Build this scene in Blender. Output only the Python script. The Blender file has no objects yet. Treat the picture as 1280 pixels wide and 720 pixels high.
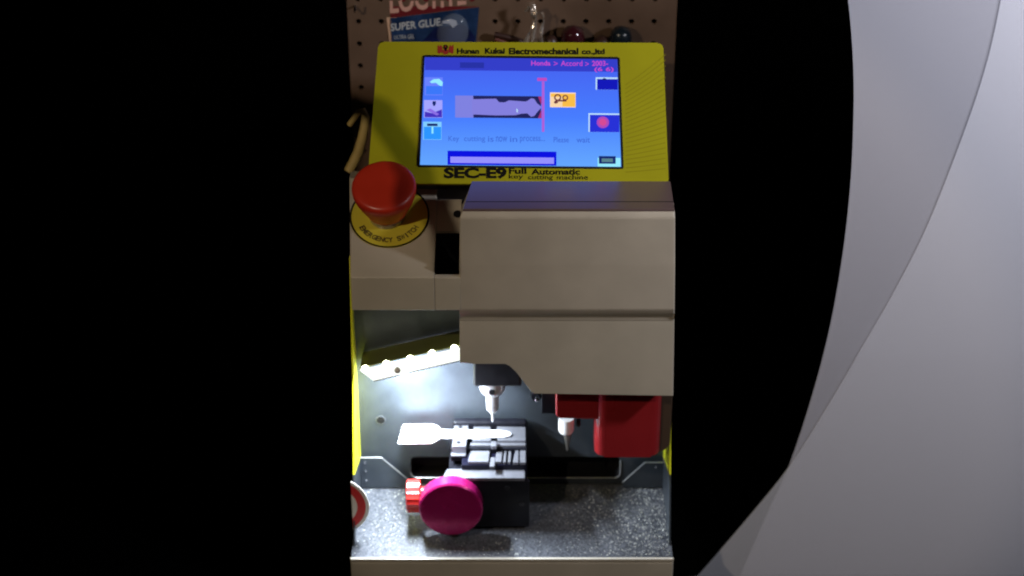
import bpy, bmesh, math, random
from mathutils import Vector, Matrix
random.seed(7)
R = math.radians
S = bpy.context.scene
COL = S.collection

# ------------------------------------------------------------------ camera
FPX, DIST, PITCH = 2400.0, 2.4, R(30)
CP, SP = math.cos(PITCH), math.sin(PITCH)
AIM = Vector((0, 0, 0.4000315))
CAM = AIM + Vector((0, -DIST * CP, DIST * SP))
cd = bpy.data.cameras.new('camera'); cam = bpy.data.objects.new('camera', cd); COL.objects.link(cam)
cam.location = CAM; cam.rotation_euler = (R(90) - PITCH, 0, 0)
cd.sensor_width = 36; cd.lens = FPX / 1280 * 36; cd.clip_start = 0.05; cd.clip_end = 100
cd.dof.use_dof = True; cd.dof.focus_distance = 2.36; cd.dof.aperture_fstop = 3.2
S.camera = cam

# ------------------------------------------------------------------ world, lamps, exposure
w = bpy.data.worlds.new('World'); S.world = w; w.use_nodes = True
w.node_tree.nodes['Background'].inputs[0].default_value = (1.0, .85, .7, 1)
w.node_tree.nodes['Background'].inputs[1].default_value = 0.004
S.view_settings.view_transform = 'Standard'; S.view_settings.look = 'None'
S.cycles.filter_width = 2.0
S.view_settings.exposure = 0; S.view_settings.gamma = 1


def lamp(name, kind, loc, target, energy, color, size=.2, size_y=None, spot=60, blend=.5):
    l = bpy.data.lights.new(name, kind); l.energy = energy; l.color = color
    o = bpy.data.objects.new(name, l); COL.objects.link(o); o.location = loc
    o.rotation_euler = (Vector(target) - Vector(loc)).to_track_quat('-Z', 'Y').to_euler()
    if kind == 'AREA':
        l.size = size
        if size_y: l.shape = 'RECTANGLE'; l.size_y = size_y
    else:
        l.shadow_soft_size = size
    if kind == 'SPOT': l.spot_size = R(spot); l.spot_blend = blend
    return o


ROOM = Vector((-1.0, -1.45, 1.62))
lamp('room_lamp', 'SPOT', ROOM, (0, .1, .40), 43, (1, .82, .60), size=.008, spot=27.5, blend=.3)
lamp('added_sheet_lamp', 'SPOT', (1.0, -.46, 1.14), (.76, .1, .76), 39, (.92, .93, 1.0), size=.05, spot=84, blend=.5)  # added, unseen lamp that grades the sheets from the top right

# ------------------------------------------------------------------ measuring: a pixel of the photograph to a point on a real plane


def ray(x, y):
    u = (x - 640) / FPX; v = (360 - y) / FPX
    return Vector((u, CP + v * SP, -SP + v * CP))


def atY(x, y, Y):
    d = ray(x, y); t = (Y - CAM.y) / d.y
    return CAM + d * t


def atz(x, y, z):
    d = ray(x, y); t = (z - CAM.z) / d.z
    return CAM + d * t


class Frame:
    """a plane with origin o, axes u (right), v (up) and normal n"""
    def __init__(s, o, u, v):
        s.o = Vector(o); s.u = Vector(u).normalized(); s.n = s.u.cross(Vector(v)).normalized(); s.v = s.n.cross(s.u)

    def px(s, x, y):
        d = ray(x, y); t = (s.o - CAM).dot(s.n) / d.dot(s.n); p = CAM + d * t - s.o
        return (p.dot(s.u), p.dot(s.v))

    def P(s, a, b, h=0):
        return s.o + s.u * a + s.v * b + s.n * h

    def mat(s):
        m = Matrix.Identity(4)
        for i, c in enumerate((s.u, s.v, s.n)):
            for j in range(3): m[j][i] = c[j]
        m.translation = s.o
        return m


# ------------------------------------------------------------------ materials


def sr(r, g, b):
    f = lambda c: ((c / 255 + .055) / 1.055) ** 2.4 if c > 10 else c / 255 / 12.92
    return (f(r), f(g), f(b), 1)


MATS = {}


def mat(name, col, rough=.5, metal=0, bump=0, bscale=300, var=.0, vscale=40, spec=.5, coat=0, trans=0, alpha=1):
    m = bpy.data.materials.new(name); m.use_nodes = True; nt = m.node_tree; b = nt.nodes['Principled BSDF']
    col = tuple(col)[:3] + (1,)
    b.inputs['Base Color'].default_value = col; b.inputs['Roughness'].default_value = rough
    b.inputs['Metallic'].default_value = metal; b.inputs['Specular IOR Level'].default_value = spec
    b.inputs['Coat Weight'].default_value = coat; b.inputs['Transmission Weight'].default_value = trans
    b.inputs['Alpha'].default_value = alpha
    if var or bump:
        tc = nt.nodes.new('ShaderNodeTexCoord')
    if var:
        n = nt.nodes.new('ShaderNodeTexNoise'); n.inputs['Scale'].default_value = vscale; n.inputs['Detail'].default_value = 6
        nt.links.new(tc.outputs['Object'], n.inputs['Vector'])
        r = nt.nodes.new('ShaderNodeValToRGB')
        r.color_ramp.elements[0].position = .3; r.color_ramp.elements[1].position = .7
        r.color_ramp.elements[0].color = tuple(c * (1 - var) for c in col[:3]) + (1,)
        r.color_ramp.elements[1].color = tuple(min(1, c * (1 + var)) for c in col[:3]) + (1,)
        nt.links.new(n.outputs['Fac'], r.inputs['Fac']); nt.links.new(r.outputs['Color'], b.inputs['Base Color'])
        mr = nt.nodes.new('ShaderNodeMapRange'); mr.inputs[3].default_value = max(.02, rough - .12); mr.inputs[4].default_value = min(1, rough + .12)
        nt.links.new(n.outputs['Fac'], mr.inputs[0]); nt.links.new(mr.outputs[0], b.inputs['Roughness'])
    if bump:
        n2 = nt.nodes.new('ShaderNodeTexNoise'); n2.inputs['Scale'].default_value = bscale; n2.inputs['Detail'].default_value = 3
        nt.links.new(tc.outputs['Object'], n2.inputs['Vector'])
        bp = nt.nodes.new('ShaderNodeBump'); bp.inputs['Strength'].default_value = bump; bp.inputs['Distance'].default_value = .001
        nt.links.new(n2.outputs['Fac'], bp.inputs['Height']); nt.links.new(bp.outputs['Normal'], b.inputs['Normal'])
    MATS[name] = m
    return m


def emit(name, col, strength=1.0):
    m = bpy.data.materials.new(name); m.use_nodes = True; nt = m.node_tree; nt.nodes.clear()
    e = nt.nodes.new('ShaderNodeEmission'); o = nt.nodes.new('ShaderNodeOutputMaterial')
    e.inputs[0].default_value = tuple(col)[:3] + (1,); e.inputs[1].default_value = strength
    nt.links.new(e.outputs[0], o.inputs[0]); MATS[name] = m
    return m


BEIGE = mat('beige_moulding', (.50, .45, .37), .42, var=.08, vscale=14, bump=.08, bscale=900)
BEIGE_GLOSS = mat('beige_glossy_moulding', (.50, .445, .37), .36, var=.08, vscale=14, bump=.06, bscale=900)
TOPGLOSS = mat('dark_gloss_plate', (.15, .10, .10), .30, spec=.8, coat=.5)  # darker and pinker than the beige hood, with a glossy coat
TOPGLOSS.node_tree.nodes['Principled BSDF'].inputs['Coat Roughness'].default_value = .2
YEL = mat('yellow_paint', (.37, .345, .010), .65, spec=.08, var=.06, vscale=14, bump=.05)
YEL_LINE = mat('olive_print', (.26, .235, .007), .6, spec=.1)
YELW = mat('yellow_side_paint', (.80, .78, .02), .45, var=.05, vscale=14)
DARKMETAL = mat('grey_hammered_plate', (.044, .052, .062), .40, metal=.25, var=.16, vscale=30, bump=.25, bscale=700)
EDGE = mat('cut_edge_highlight', (.5, .5, .5), .35, metal=.6)  # pale metal; puts highlights along the gusset and slot edges
BLACK = mat('black_plastic', (.008, .008, .010), .5, var=.2, vscale=60, spec=.3)
BLKMETAL = mat('black_anodised_metal', (.006, .006, .009), .38, metal=.0, spec=.25, var=.2, vscale=80)
STEEL = mat('ground_steel', (.185, .185, .205), .36, metal=.5, var=.08, vscale=90, bump=.1, bscale=1500)
STEELB = mat('polished_steel', (.52, .51, .52), .3, metal=.4, var=.06, vscale=90)
CHROME = mat('chrome', (.75, .75, .77), .14, metal=1)
RED = mat('red_plastic', (.52, .030, .012), .38, var=.06, vscale=30, bump=.05)
REDCOV = mat('red_moulded_cover', (.29, .015, .019), .30, var=.08, vscale=20, bump=.08, coat=.3)
REDKNOB = mat('red_anodised_knob', (.62, .035, .03), .25, var=.05)
PINK = mat('magenta_anodised_knob', (.34, .007, .105), .26, metal=.35, var=.08, vscale=40, bump=.06, bscale=600)
WHITEP = mat('white_plastic', (.8, .8, .8), .4)
COLLAR = mat('clear_plastic_collar', (.85, .75, .5), .06, trans=.75, coat=1)
INK = mat('black_ink', (.008, .007, .006), .7, spec=.1)
REDINK = mat('red_ink', (.33, .02, .012), .5)
STICKY = mat('yellow_sticker_paper', (.66, .56, .05), .3)
STICKW = mat('white_sticker_paper', (.75, .72, .66), .4)
STICKR = mat('red_sticker_ink', (.62, .04, .04), .4)
PEG = mat('brown_hardboard', (.115, .067, .042), .6, var=.12, vscale=25, bump=.1, bscale=500)
VOID = mat('void_black', (.0008, .0008, .0008), 1, spec=0)  # near-black put in as the darkness round the machine and behind peg holes
TAN = mat('tan_hose_rubber', (.50, .37, .13), .45, var=.1)
DKRED = mat('dark_red_handle', (.035, .006, .009), .10, coat=.5)
DKBLUE = mat('dark_blue_handle', (.008, .014, .020), .25, coat=.3)
DKBROWN = mat('dark_brown_rubber', (.035, .014, .010), .4)
CARD = mat('peach_card', (.60, .38, .26), .5)
PRED = mat('packet_red_print', (.13, .012, .016), .3)
PBLUE = mat('packet_blue_print', (.012, .030, .085), .25, var=.5, vscale=35)
PNAVY = mat('packet_navy_print', (.008, .012, .06), .22, var=.4, vscale=45)
PTEXT = mat('packet_pale_lettering', (.45, .47, .50), .4)
PTEXTR = mat('packet_cream_lettering', (.55, .30, .24), .4)
FILM = mat('clear_crumpled_film', (.85, .76, .68), .16, metal=.7, alpha=.75, coat=1)
LEDW = emit('led_chip_light', (1.0, 1.0, .72), 14)
PLATE_GLOW = emit('plate_glow', (.97, 1.0, .93), 1.4)  # LED light on the bar's white plate, put in as glow


def tray_mat():
    m = mat('speckled_tray_metal', (.17, .18, .20), .38, metal=.3, bump=.5, bscale=900)
    nt = m.node_tree; b = nt.nodes['Principled BSDF']
    tc = nt.nodes.new('ShaderNodeTexCoord'); v = nt.nodes.new('ShaderNodeTexVoronoi'); v.inputs['Scale'].default_value = 420
    n = nt.nodes.new('ShaderNodeTexNoise'); n.inputs['Scale'].default_value = 26; n.inputs['Detail'].default_value = 5
    nt.links.new(tc.outputs['Object'], v.inputs['Vector']); nt.links.new(tc.outputs['Object'], n.inputs['Vector'])
    mx = nt.nodes.new('ShaderNodeMix'); mx.data_type = 'RGBA'; mx.inputs[0].default_value = .5
    nt.links.new(v.outputs['Color'], mx.inputs[6]); nt.links.new(n.outputs['Color'], mx.inputs[7])
    bw = nt.nodes.new('ShaderNodeRGBToBW'); nt.links.new(mx.outputs[2], bw.inputs[0])
    r = nt.nodes.new('ShaderNodeValToRGB'); nt.links.new(bw.outputs[0], r.inputs[0])
    r.color_ramp.elements[0].position = .35; r.color_ramp.elements[0].color = (.060, .064, .074, 1)
    r.color_ramp.elements[1].position = .68; r.color_ramp.elements[1].color = (.155, .16, .18, 1)
    nt.links.new(r.outputs[0], b.inputs['Base Color'])
    return m


TRAY = tray_mat()
SHAVE = mat('bright_metal_shaving', (.80, .80, .72), .4, metal=.15)


def sheet_mat(name, a, b):
    m = bpy.data.materials.new(name); m.use_nodes = True; nt = m.node_tree
    p = nt.nodes['Principled BSDF']; p.inputs['Base Color'].default_value = a; p.inputs['Roughness'].default_value = .6
    p.inputs['Specular IOR Level'].default_value = .15; p.inputs['Alpha'].default_value = b
    return m


# ------------------------------------------------------------------ mesh helpers


class MB:
    def __init__(s): s.bm = bmesh.new(); s.mats = []

    def mi(s, m):
        if m not in s.mats: s.mats.append(m)
        return s.mats.index(m)

    def _fin(s, faces, m, smooth=False):
        i = s.mi(m)
        for f in faces:
            f.material_index = i
            f.smooth = smooth

    def box(s, lo, hi, m, bev=0, seg=2, mtx=None):
        b2 = bmesh.new(); bmesh.ops.create_cube(b2, size=1)
        lo, hi = Vector(lo), Vector(hi); c = (lo + hi) / 2; d = hi - lo
        for v in b2.verts: v.co = Vector((v.co.x * d.x, v.co.y * d.y, v.co.z * d.z)) + c
        if bev: bmesh.ops.bevel(b2, geom=b2.edges[:], offset=bev, segments=seg, affect='EDGES', profile=.5)
        s.merge(b2, m, mtx, smooth=bool(bev))
        return s

    def merge(s, b2, m, mtx=None, smooth=False):
        if mtx is not None: bmesh.ops.transform(b2, matrix=mtx, verts=b2.verts[:])
        bmesh.ops.recalc_face_normals(b2, faces=b2.faces[:])
        i = s.mi(m); vm = {}
        for v in b2.verts: vm[v] = s.bm.verts.new(v.co)
        for f in b2.faces:
            try: g = s.bm.faces.new([vm[v] for v in f.verts])
            except ValueError: continue
            g.material_index = i; g.smooth = smooth
        b2.free()

    def prism(s, poly, fr, h0, h1, m, bev=0, seg=2, smooth=None):
        """polygon in the frame's u, v, from height h0 to h1 along its normal"""
        b2 = bmesh.new()
        bot = [b2.verts.new(fr.P(a, b, h0)) for a, b in poly]; top = [b2.verts.new(fr.P(a, b, h1)) for a, b in poly]
        b2.faces.new(bot[::-1]); b2.faces.new(top); n = len(poly)
        for i in range(n): b2.faces.new((bot[i], bot[(i + 1) % n], top[(i + 1) % n], top[i]))
        if bev: bmesh.ops.bevel(b2, geom=b2.edges[:], offset=bev, segments=seg, affect='EDGES', profile=.5)
        s.merge(b2, m, None, smooth=bool(bev) if smooth is None else smooth)
        return s

    def hull(s, pts8, m, bev=0, seg=2):
        """box from eight points: four of the bottom, four of the top, same order"""
        b2 = bmesh.new(); v = [b2.verts.new(p) for p in pts8]
        for q in ((3, 2, 1, 0), (4, 5, 6, 7), (0, 1, 5, 4), (1, 2, 6, 5), (2, 3, 7, 6), (3, 0, 4, 7)): b2.faces.new([v[i] for i in q])
        if bev: bmesh.ops.bevel(b2, geom=b2.edges[:], offset=bev, segments=seg, affect='EDGES', profile=.5)
        s.merge(b2, m, None, smooth=bool(bev))
        return s

    def lathe(s, o, axis, prof, m, seg=40, knurl=0, cap=True):
        """prof: list of (distance along axis, radius)"""
        axis = Vector(axis).normalized(); o = Vector(o)
        a = axis.orthogonal().normalized(); b = axis.cross(a)
        b2 = bmesh.new(); rings = []
        for d, r in prof:
            ring = []
            for k in range(seg):
                t = 2 * math.pi * k / seg; rr = r * (1 + (knurl if k % 2 else 0))
                ring.append(b2.verts.new(o + axis * d + (a * math.cos(t) + b * math.sin(t)) * rr))
            rings.append(ring)
        for i in range(len(rings) - 1):
            for k in range(seg): b2.faces.new((rings[i][k], rings[i][(k + 1) % seg], rings[i + 1][(k + 1) % seg], rings[i + 1][k]))
        if cap: b2.faces.new(rings[0][::-1]); b2.faces.new(rings[-1])
        s.merge(b2, m, None, smooth=(knurl == 0))
        return s

    def tube(s, pts, r, m, seg=10, taper=None):
        pts = [Vector(p) for p in pts]; b2 = bmesh.new(); rings = []; up = Vector((0.3, .5, .8)).normalized()
        for i, p in enumerate(pts):
            t = (pts[min(i + 1, len(pts) - 1)] - pts[max(i - 1, 0)]).normalized()
            a = t.cross(up)
            if a.length < .05: a = t.orthogonal()
            a.normalize(); b = t.cross(a); rr = r if not taper else r * taper[i]
            rings.append([b2.verts.new(p + (a * math.cos(2 * math.pi * k / seg) + b * math.sin(2 * math.pi * k / seg)) * rr) for k in range(seg)])
        for i in range(len(rings) - 1):
            for k in range(seg): b2.faces.new((rings[i][k], rings[i][(k + 1) % seg], rings[i + 1][(k + 1) % seg], rings[i + 1][k]))
        b2.faces.new(rings[0][::-1]); b2.faces.new(rings[-1])
        s.merge(b2, m, None, smooth=True)
        return s

    def text(s, txt, fr, box, h, m, thick=.0003, bold=0.0, fit=True, skew=0, rot=0):
        """flat lettering filling box (u0, v0, u1, v1) on the frame, raised by h"""
        c = bpy.data.curves.new('lettering', 'FONT'); c.body = txt; c.size = 1; c.extrude = 0; c.offset = bold; c.resolution_u = 3
        o = bpy.data.objects.new('lettering', c); me = bpy.data.meshes.new_from_object(o)
        xs = [v.co.x for v in me.vertices]; ys = [v.co.y for v in me.vertices]
        x0, x1, y0, y1 = min(xs), max(xs), min(ys), max(ys); u0, v0, u1, v1 = box
        sx = (u1 - u0) / (x1 - x0); sy = (v1 - v0) / (y1 - y0)
        b2 = bmesh.new(); b2.from_mesh(me)
        for v in b2.verts:
            a = u0 + (v.co.x - x0) * sx; b = v0 + (v.co.y - y0) * sy; a += (b - v0) * skew + 0
            b += (a - u0) * rot
            v.co = fr.P(a, b, h)
        i = s.mi(m); vm = {v: s.bm.verts.new(v.co) for v in b2.verts}
        for f in b2.faces:
            f.normal_update()
            vs = [vm[v] for v in f.verts]
            if f.normal.dot(fr.n) < 0: vs.reverse()
            try: g = s.bm.faces.new(vs); g.material_index = i
            except ValueError: pass
        b2.free(); bpy.data.meshes.remove(me); bpy.data.objects.remove(o); bpy.data.curves.remove(c)
        return s

    def flat(s, poly, fr, h, m):
        vs = [s.bm.verts.new(fr.P(a, b, h)) for a, b in poly]
        f = s.bm.faces.new(vs); f.normal_update()
        if f.normal.dot(fr.n) < 0: f.normal_flip()
        f.material_index = s.mi(m)
        return s

    def build(s, name, parent=None, kind=None, smooth_angle=True):
        me = bpy.data.meshes.new(name); s.bm.to_mesh(me); s.bm.free()
        for m in s.mats: me.materials.append(m)
        if smooth_angle and len(me.polygons) < 40000:
            try: me.set_sharp_from_angle(angle=R(40))
            except Exception: pass
        o = bpy.data.objects.new(name, me); COL.objects.link(o)
        if smooth_angle:
            wn = o.modifiers.new('even_normals', 'WEIGHTED_NORMAL'); wn.keep_sharp = True; wn.weight = 100
        if parent: o.parent = parent
        if kind: o['kind'] = kind
        return o


def tag(o, label, cat, group=None):
    o['label'] = label; o['category'] = cat
    if group: o['group'] = group
    return o


def thing(name, label, cat, loc=(0, 0, 0), group=None):
    o = bpy.data.objects.new(name, None); COL.objects.link(o); o.empty_display_size = .02
    return tag(o, label, cat, group)       # parts keep world coordinates, the empty stays at the origin


def rpoly(x0, y0, x1, y1, r, n=5):
    out = []
    for cx, cy, a0 in ((x1 - r, y0 + r, -90), (x1 - r, y1 - r, 0), (x0 + r, y1 - r, 90), (x0 + r, y0 + r, 180)):
        for k in range(n + 1):
            a = R(a0 + 90 * k / n); out.append((cx + r * math.cos(a), cy + r * math.sin(a)))
    return out


def rquad(c, r, n=5):
    """four corners (anticlockwise) with rounded corners"""
    out = []; c = [Vector(p) for p in c]
    for i in range(4):
        p = c[i]; a = (c[i - 1] - p).normalized(); b = (c[(i + 1) % 4] - p).normalized()
        p0, p1 = p + a * r, p + b * r
        for k in range(n + 1):
            t = k / n; q = p0 * (1 - t) ** 2 + p * 2 * t * (1 - t) + p1 * t ** 2; out.append((q.x, q.y))
    return out


def circle(cx, cy, r, n=40, ry=None):
    return [(cx + r * math.cos(2 * math.pi * k / n), cy + (ry or r) * math.sin(2 * math.pi * k / n)) for k in range(n)]


def ring(mb, fr, cx, cy, r0, r1, h, m, n=56):
    a = circle(cx, cy, r0, n); b = circle(cx, cy, r1, n); i = mb.mi(m)
    va = [mb.bm.verts.new(fr.P(p[0], p[1], h)) for p in a]; vb = [mb.bm.verts.new(fr.P(p[0], p[1], h)) for p in b]
    for k in range(n):
        f = mb.bm.faces.new((va[k], vb[k], vb[(k + 1) % n], va[(k + 1) % n])); f.material_index = i


# ------------------------------------------------------------------ setting
TZ = -.14                               # bench top under the machine
MB().box((-3, -1.2, TZ - .03), (3, 1.6, TZ), VOID).build('tabletop', kind='structure')
MB().box((-4, 1.6, -1.5), (4, 1.63, 4), VOID).build('backdrop', kind='structure')

# slide graphic's two grey sweeps, put in as frosted sheets at the right
def arc_pts(pts, Y, n=14):
    """smooth curve through pixel points, measured on the sheet's own plane"""
    P = [atY(x, y, Y) for x, y in pts]; out = []
    for i in range(len(P) - 1):
        p0 = P[max(i - 1, 0)]; p1 = P[i]; p2 = P[i + 1]; p3 = P[min(i + 2, len(P) - 1)]
        for k in range(n):
            t = k / n
            out.append(.5 * ((2 * p1) + (p2 - p0) * t + (2 * p0 - 5 * p1 + 4 * p2 - p3) * t * t + (3 * p1 - p0 - 3 * p2 + p3) * t ** 3))
    out.append(P[-1]); return [(p.x, p.z) for p in out]


SHEET_A = sheet_mat('sweep_rear_frost', (.88, .87, .98, 1), .30)
SHEET_B = sheet_mat('sweep_front_frost', (.90, .90, .98, 1), .32)
for nm, Y, mt, curve, lab in (
    ('sweep_sheet', .105, SHEET_A, [(1050, -60), (1060, 0), (1066, 70), (1067, 140), (1063, 230), (1053, 320), (1036, 415), (1012, 505), (985, 585), (960, 640), (925, 720), (915, 742)],
     'grey slide sweep with bowed left edge, put in as a frosted sheet behind the paler one'),
    ('sweep_sheet', .1025, SHEET_B, [(1259, -60), (1251, 0), (1233, 80), (1205, 165), (1160, 280), (1120, 360), (1080, 430), (1030, 515), (985, 585), (930, 653), (872, 720), (850, 742)],
     'pale grey slide sweep with a slanting curved edge, put in as a frosted sheet in front')):
    e = arc_pts(curve, Y); e[-1] = (e[-1][0], TZ)
    poly = e + [(1.05, TZ), (1.05, e[0][1])]
    fr = Frame((0, Y, 0), (1, 0, 0), (0, 0, 1))
    tag(MB().prism(poly, fr, -.001, .001, mt).build(nm), lab, 'plastic sheet', 'grey slide sweeps built at the right')

# ------------------------------------------------------------------ pegboard with real holes
PEGY = .40
pb = MB(); px0 = -.2125 - 0.0332 * 1; step_x = .03140; step_z = .0330
def pegboard():
    x0, x1 = -.2268, .2268
    zc0 = .5936
    b = pb; i = b.mi(PEG); j = b.mi(VOID); n = 12; r = .0040
    cols = []; x = -.212 - step_x
    ncol = 16; nrow = 14
    for c in range(-1, ncol):
        cx = -.2120 + c * step_x
        for rw in range(-5, nrow):
            cz = zc0 - rw * step_z
            ax0, ax1, az0, az1 = max(cx - step_x / 2, x0), min(cx + step_x / 2, x1), cz - step_z / 2, cz + step_z / 2
            if ax1 - ax0 < .0005: continue
            fr = Frame((0, PEGY, 0), (1, 0, 0), (0, 0, 1))
            inside = cx - r > ax0 and cx + r < ax1
            if not inside:
                vs = [b.bm.verts.new((a, PEGY, z)) for a, z in ((ax0, az0), (ax1, az0), (ax1, az1), (ax0, az1))]
                f = b.bm.faces.new(vs); f.material_index = i; continue
            inner = []; outer = []
            for k in range(n):
                t = 2 * math.pi * (k + .5) / n; ca, sa = math.cos(t), math.sin(t)
                inner.append((cx + r * ca, cz + r * sa))
                lx = (ax1 - cx) if ca > 0 else (cx - ax0); lz = step_z / 2
                sc = min(lx / abs(ca), lz / abs(sa)); outer.append((cx + ca * sc, cz + sa * sc))
            vi = [b.bm.verts.new((a, PEGY, z)) for a, z in inner]; vo = [b.bm.verts.new((a, PEGY, z)) for a, z in outer]
            vd = [b.bm.verts.new((a, PEGY + .005, z)) for a, z in inner]
            for k in range(n):
                k2 = (k + 1) % n
                f = b.bm.faces.new((vi[k], vo[k], vo[k2], vi[k2])); f.material_index = i
                f = b.bm.faces.new((vi[k], vi[k2], vd[k2], vd[k])); f.material_index = i
            for ex, ez in ((ax0, az0), (ax1, az0), (ax1, az1), (ax0, az1)):   # corner fill
                ks = sorted(range(n), key=lambda k: (outer[k][0] - ex) ** 2 + (outer[k][1] - ez) ** 2)[:2]
                f = b.bm.faces.new((vo[ks[0]], vo[ks[1]], b.bm.verts.new((ex, PEGY, ez)))); f.material_index = i
    b.box((x0, PEGY + .005, -.14), (x1, PEGY + .02, zc0 + 5.5 * step_z), VOID)
    bmesh.ops.recalc_face_normals(b.bm, faces=b.bm.faces[:])
    return b.build('pegboard')
tag(pegboard(), 'brown perforated hardboard hung with tools behind the yellow screen', 'pegboard')

# ------------------------------------------------------------------ the machine
M = thing('key_cutting_machine', 'beige and yellow key cutting machine with a lit blue screen and red stop button', 'machine')
XZ = lambda Y: Frame((0, Y, 0), (1, 0, 0), (0, 0, 1))          # normal looks towards the camera
YBACK = .1377; W = .2165

# base with front lip and tray
MB().box((-W, -.035, TZ + .012), (W, .20, -.004), BEIGE, .003, 2).build('base', M)
for x in (-.19, .19):
    for y in (0, .17): MB().lathe((x, y, TZ), (0, 0, 1), [(0, .012), (.013, .012)], BLACK, 20).build('rubber_foot', M)
lip = MB().box((-W, -.035, -.0035), (W, -.0305, .0012), BEIGE, .0008, 2); lip.build('front_lip', M)
MB().box((-W + .001, -.030, -.0035), (W - .001, YBACK - .001, 0), TRAY).build('chip_tray', M)

# back plate with the slot and bolt hole (frame of pieces round the slot)
bp = MB(); XB = .2125
sl0, sl1, sz0, sz1 = -.1426, .1526, .0111, .0470
fr = XZ(YBACK)
def plate_with_slot():
    r = .008; b = bp.bm; i = bp.mi(DARKMETAL)
    inner = rpoly(sl0, sz0, sl1, sz1, r, 6)
    x0, x1, z0, z1 = -XB, XB, .0, .36
    hx, hz, hr = -.1821, .109, .0046
    edges = []
    def loop(pts):
        vs = [b.verts.new(fr.P(p[0], p[1], 0)) for p in pts]
        for k in range(len(vs)): edges.append(b.edges.new((vs[k], vs[(k + 1) % len(vs)])))
    loop([(x0, z0), (x1, z0), (x1, z1), (x0, z1)]); loop(inner); loop(circle(hx, hz, hr, 20))
    res = bmesh.ops.triangle_fill(b, use_beauty=True, use_dissolve=False, edges=edges)
    for g in res['geom']:
        if isinstance(g, bmesh.types.BMFace):
            g.material_index = i
            if g.normal.y > 0: g.normal_flip()
    def wall(pts, m, d):
        vs = [b.verts.new(fr.P(p[0], p[1], 0)) for p in pts]; vd = [b.verts.new(fr.P(p[0], p[1], -d)) for p in pts]; j = bp.mi(m)
        for k in range(len(vs)):
            f = b.faces.new((vs[k], vs[(k + 1) % len(vs)], vd[(k + 1) % len(vd)], vd[k])); f.material_index = j
    wall(inner, EDGE, .0018); wall(inner, BLACK, .03); wall(circle(hx, hz, hr, 20), EDGE, .003); wall(circle(hx, hz, hr, 20), BLACK, .02)
plate_with_slot()
bp.build('back_plate', M)
MB().box((-XB, YBACK + .031, 0), (XB, YBACK + .033, .36), BLACK).build('rear_panel', M)
sr_ = MB()
inner = rpoly(sl0, sz0, sl1, sz1, .008, 6)
sr_.tube([(p[0], YBACK - .0006, p[1]) for p in inner[21:] + inner[:9]], .0009, EDGE, 6)
sr_.build('slot_rim', M)

hb = MB().lathe((-.1821, YBACK - .0002, .109), (0, -1, 0), [(0, .0066), (.0004, .0066), (.0006, .0060)], mat('hole_rim_grey', (.16, .17, .18), .4, metal=.3), 28)
hb.lathe((-.1821, YBACK - .0006, .1093), (0, -1, 0), [(0, .0060), (.0003, .0060)], BLACK, 28); hb.build('bolt_hole', M)
# gusset plates at both lower corners
for name, pts, mtl in (('corner_gusset', [(446, 571), (477, 571), (511, 599), (511, 608), (446, 608)], DARKMETAL),
                       ('corner_gusset', [(842, 577), (806, 577), (778, 602), (778, 608), (842, 608)], DARKMETAL)):
    fg = XZ(YBACK - .010); poly = [fg.px(*p) for p in pts]; poly = [(max(-XB + .0005, min(XB - .0005, a)), max(b, .0006)) for a, b in poly]
    g = MB().prism(poly, fg, 0, .0025, mtl)
    top = [fg.P(a, b, .0022) for a, b in poly[:3]]
    g.tube(top, .0007, EDGE, 6)
    go = g.build(name, M)
    if pts[0][0] < 500:
        for q in ((456, 577), (457, 587), (458, 599)):
            a, b = fg.px(*q); MB().lathe(fg.P(a, b, .0025), fg.n, [(0, .0017), (.0008, .0015), (.0014, .0006)], CHROME, 12).build('rivet', go)
    else:
        a, b = fg.px(820, 583); MB().lathe(fg.P(a, b, .0025), fg.n, [(0, .0012), (.0008, .0008)], CHROME, 12).build('rivet', go)

# yellow side walls of the work chamber, chamfered at the bottom over a grey foot
for sx in (-1, 1):
    fs = Frame((sx * (XB + .001), 0, 0), (0, 1, 0), (0, 0, 1))
    z_ch = .047
    yf = .036
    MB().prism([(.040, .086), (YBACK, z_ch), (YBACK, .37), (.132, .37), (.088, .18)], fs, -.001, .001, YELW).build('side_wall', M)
    MB().prism([(yf - .04, 0.0005), (YBACK, .0005), (YBACK, z_ch - .0005), (.0395, .0855), (.02, .05)], fs, -.001, .001, DARKMETAL).build('side_foot', M)

# stop-button cover: sloping deck, front face, slot towards the hood
def yz_prism(name, prof, xa, xb, m, bev=.0015, seg=3, draft=None, parent=M):
    b = MB(); b2 = bmesh.new()
    A = [b2.verts.new((xa if not draft else draft(xa, z), y, z)) for y, z in prof]
    B = [b2.verts.new((xb if not draft else draft(xb, z), y, z)) for y, z in prof]
    n = len(prof); b2.faces.new(A[::-1]); b2.faces.new(B)
    for i in range(n): b2.faces.new((A[i], A[(i + 1) % n], B[(i + 1) % n], B[i]))
    if bev: bmesh.ops.bevel(b2, geom=b2.edges[:], offset=bev, segments=seg, affect='EDGES', profile=.5)
    b.merge(b2, m, None, smooth=True)
    return b.build(name, parent) if name else b


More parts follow.
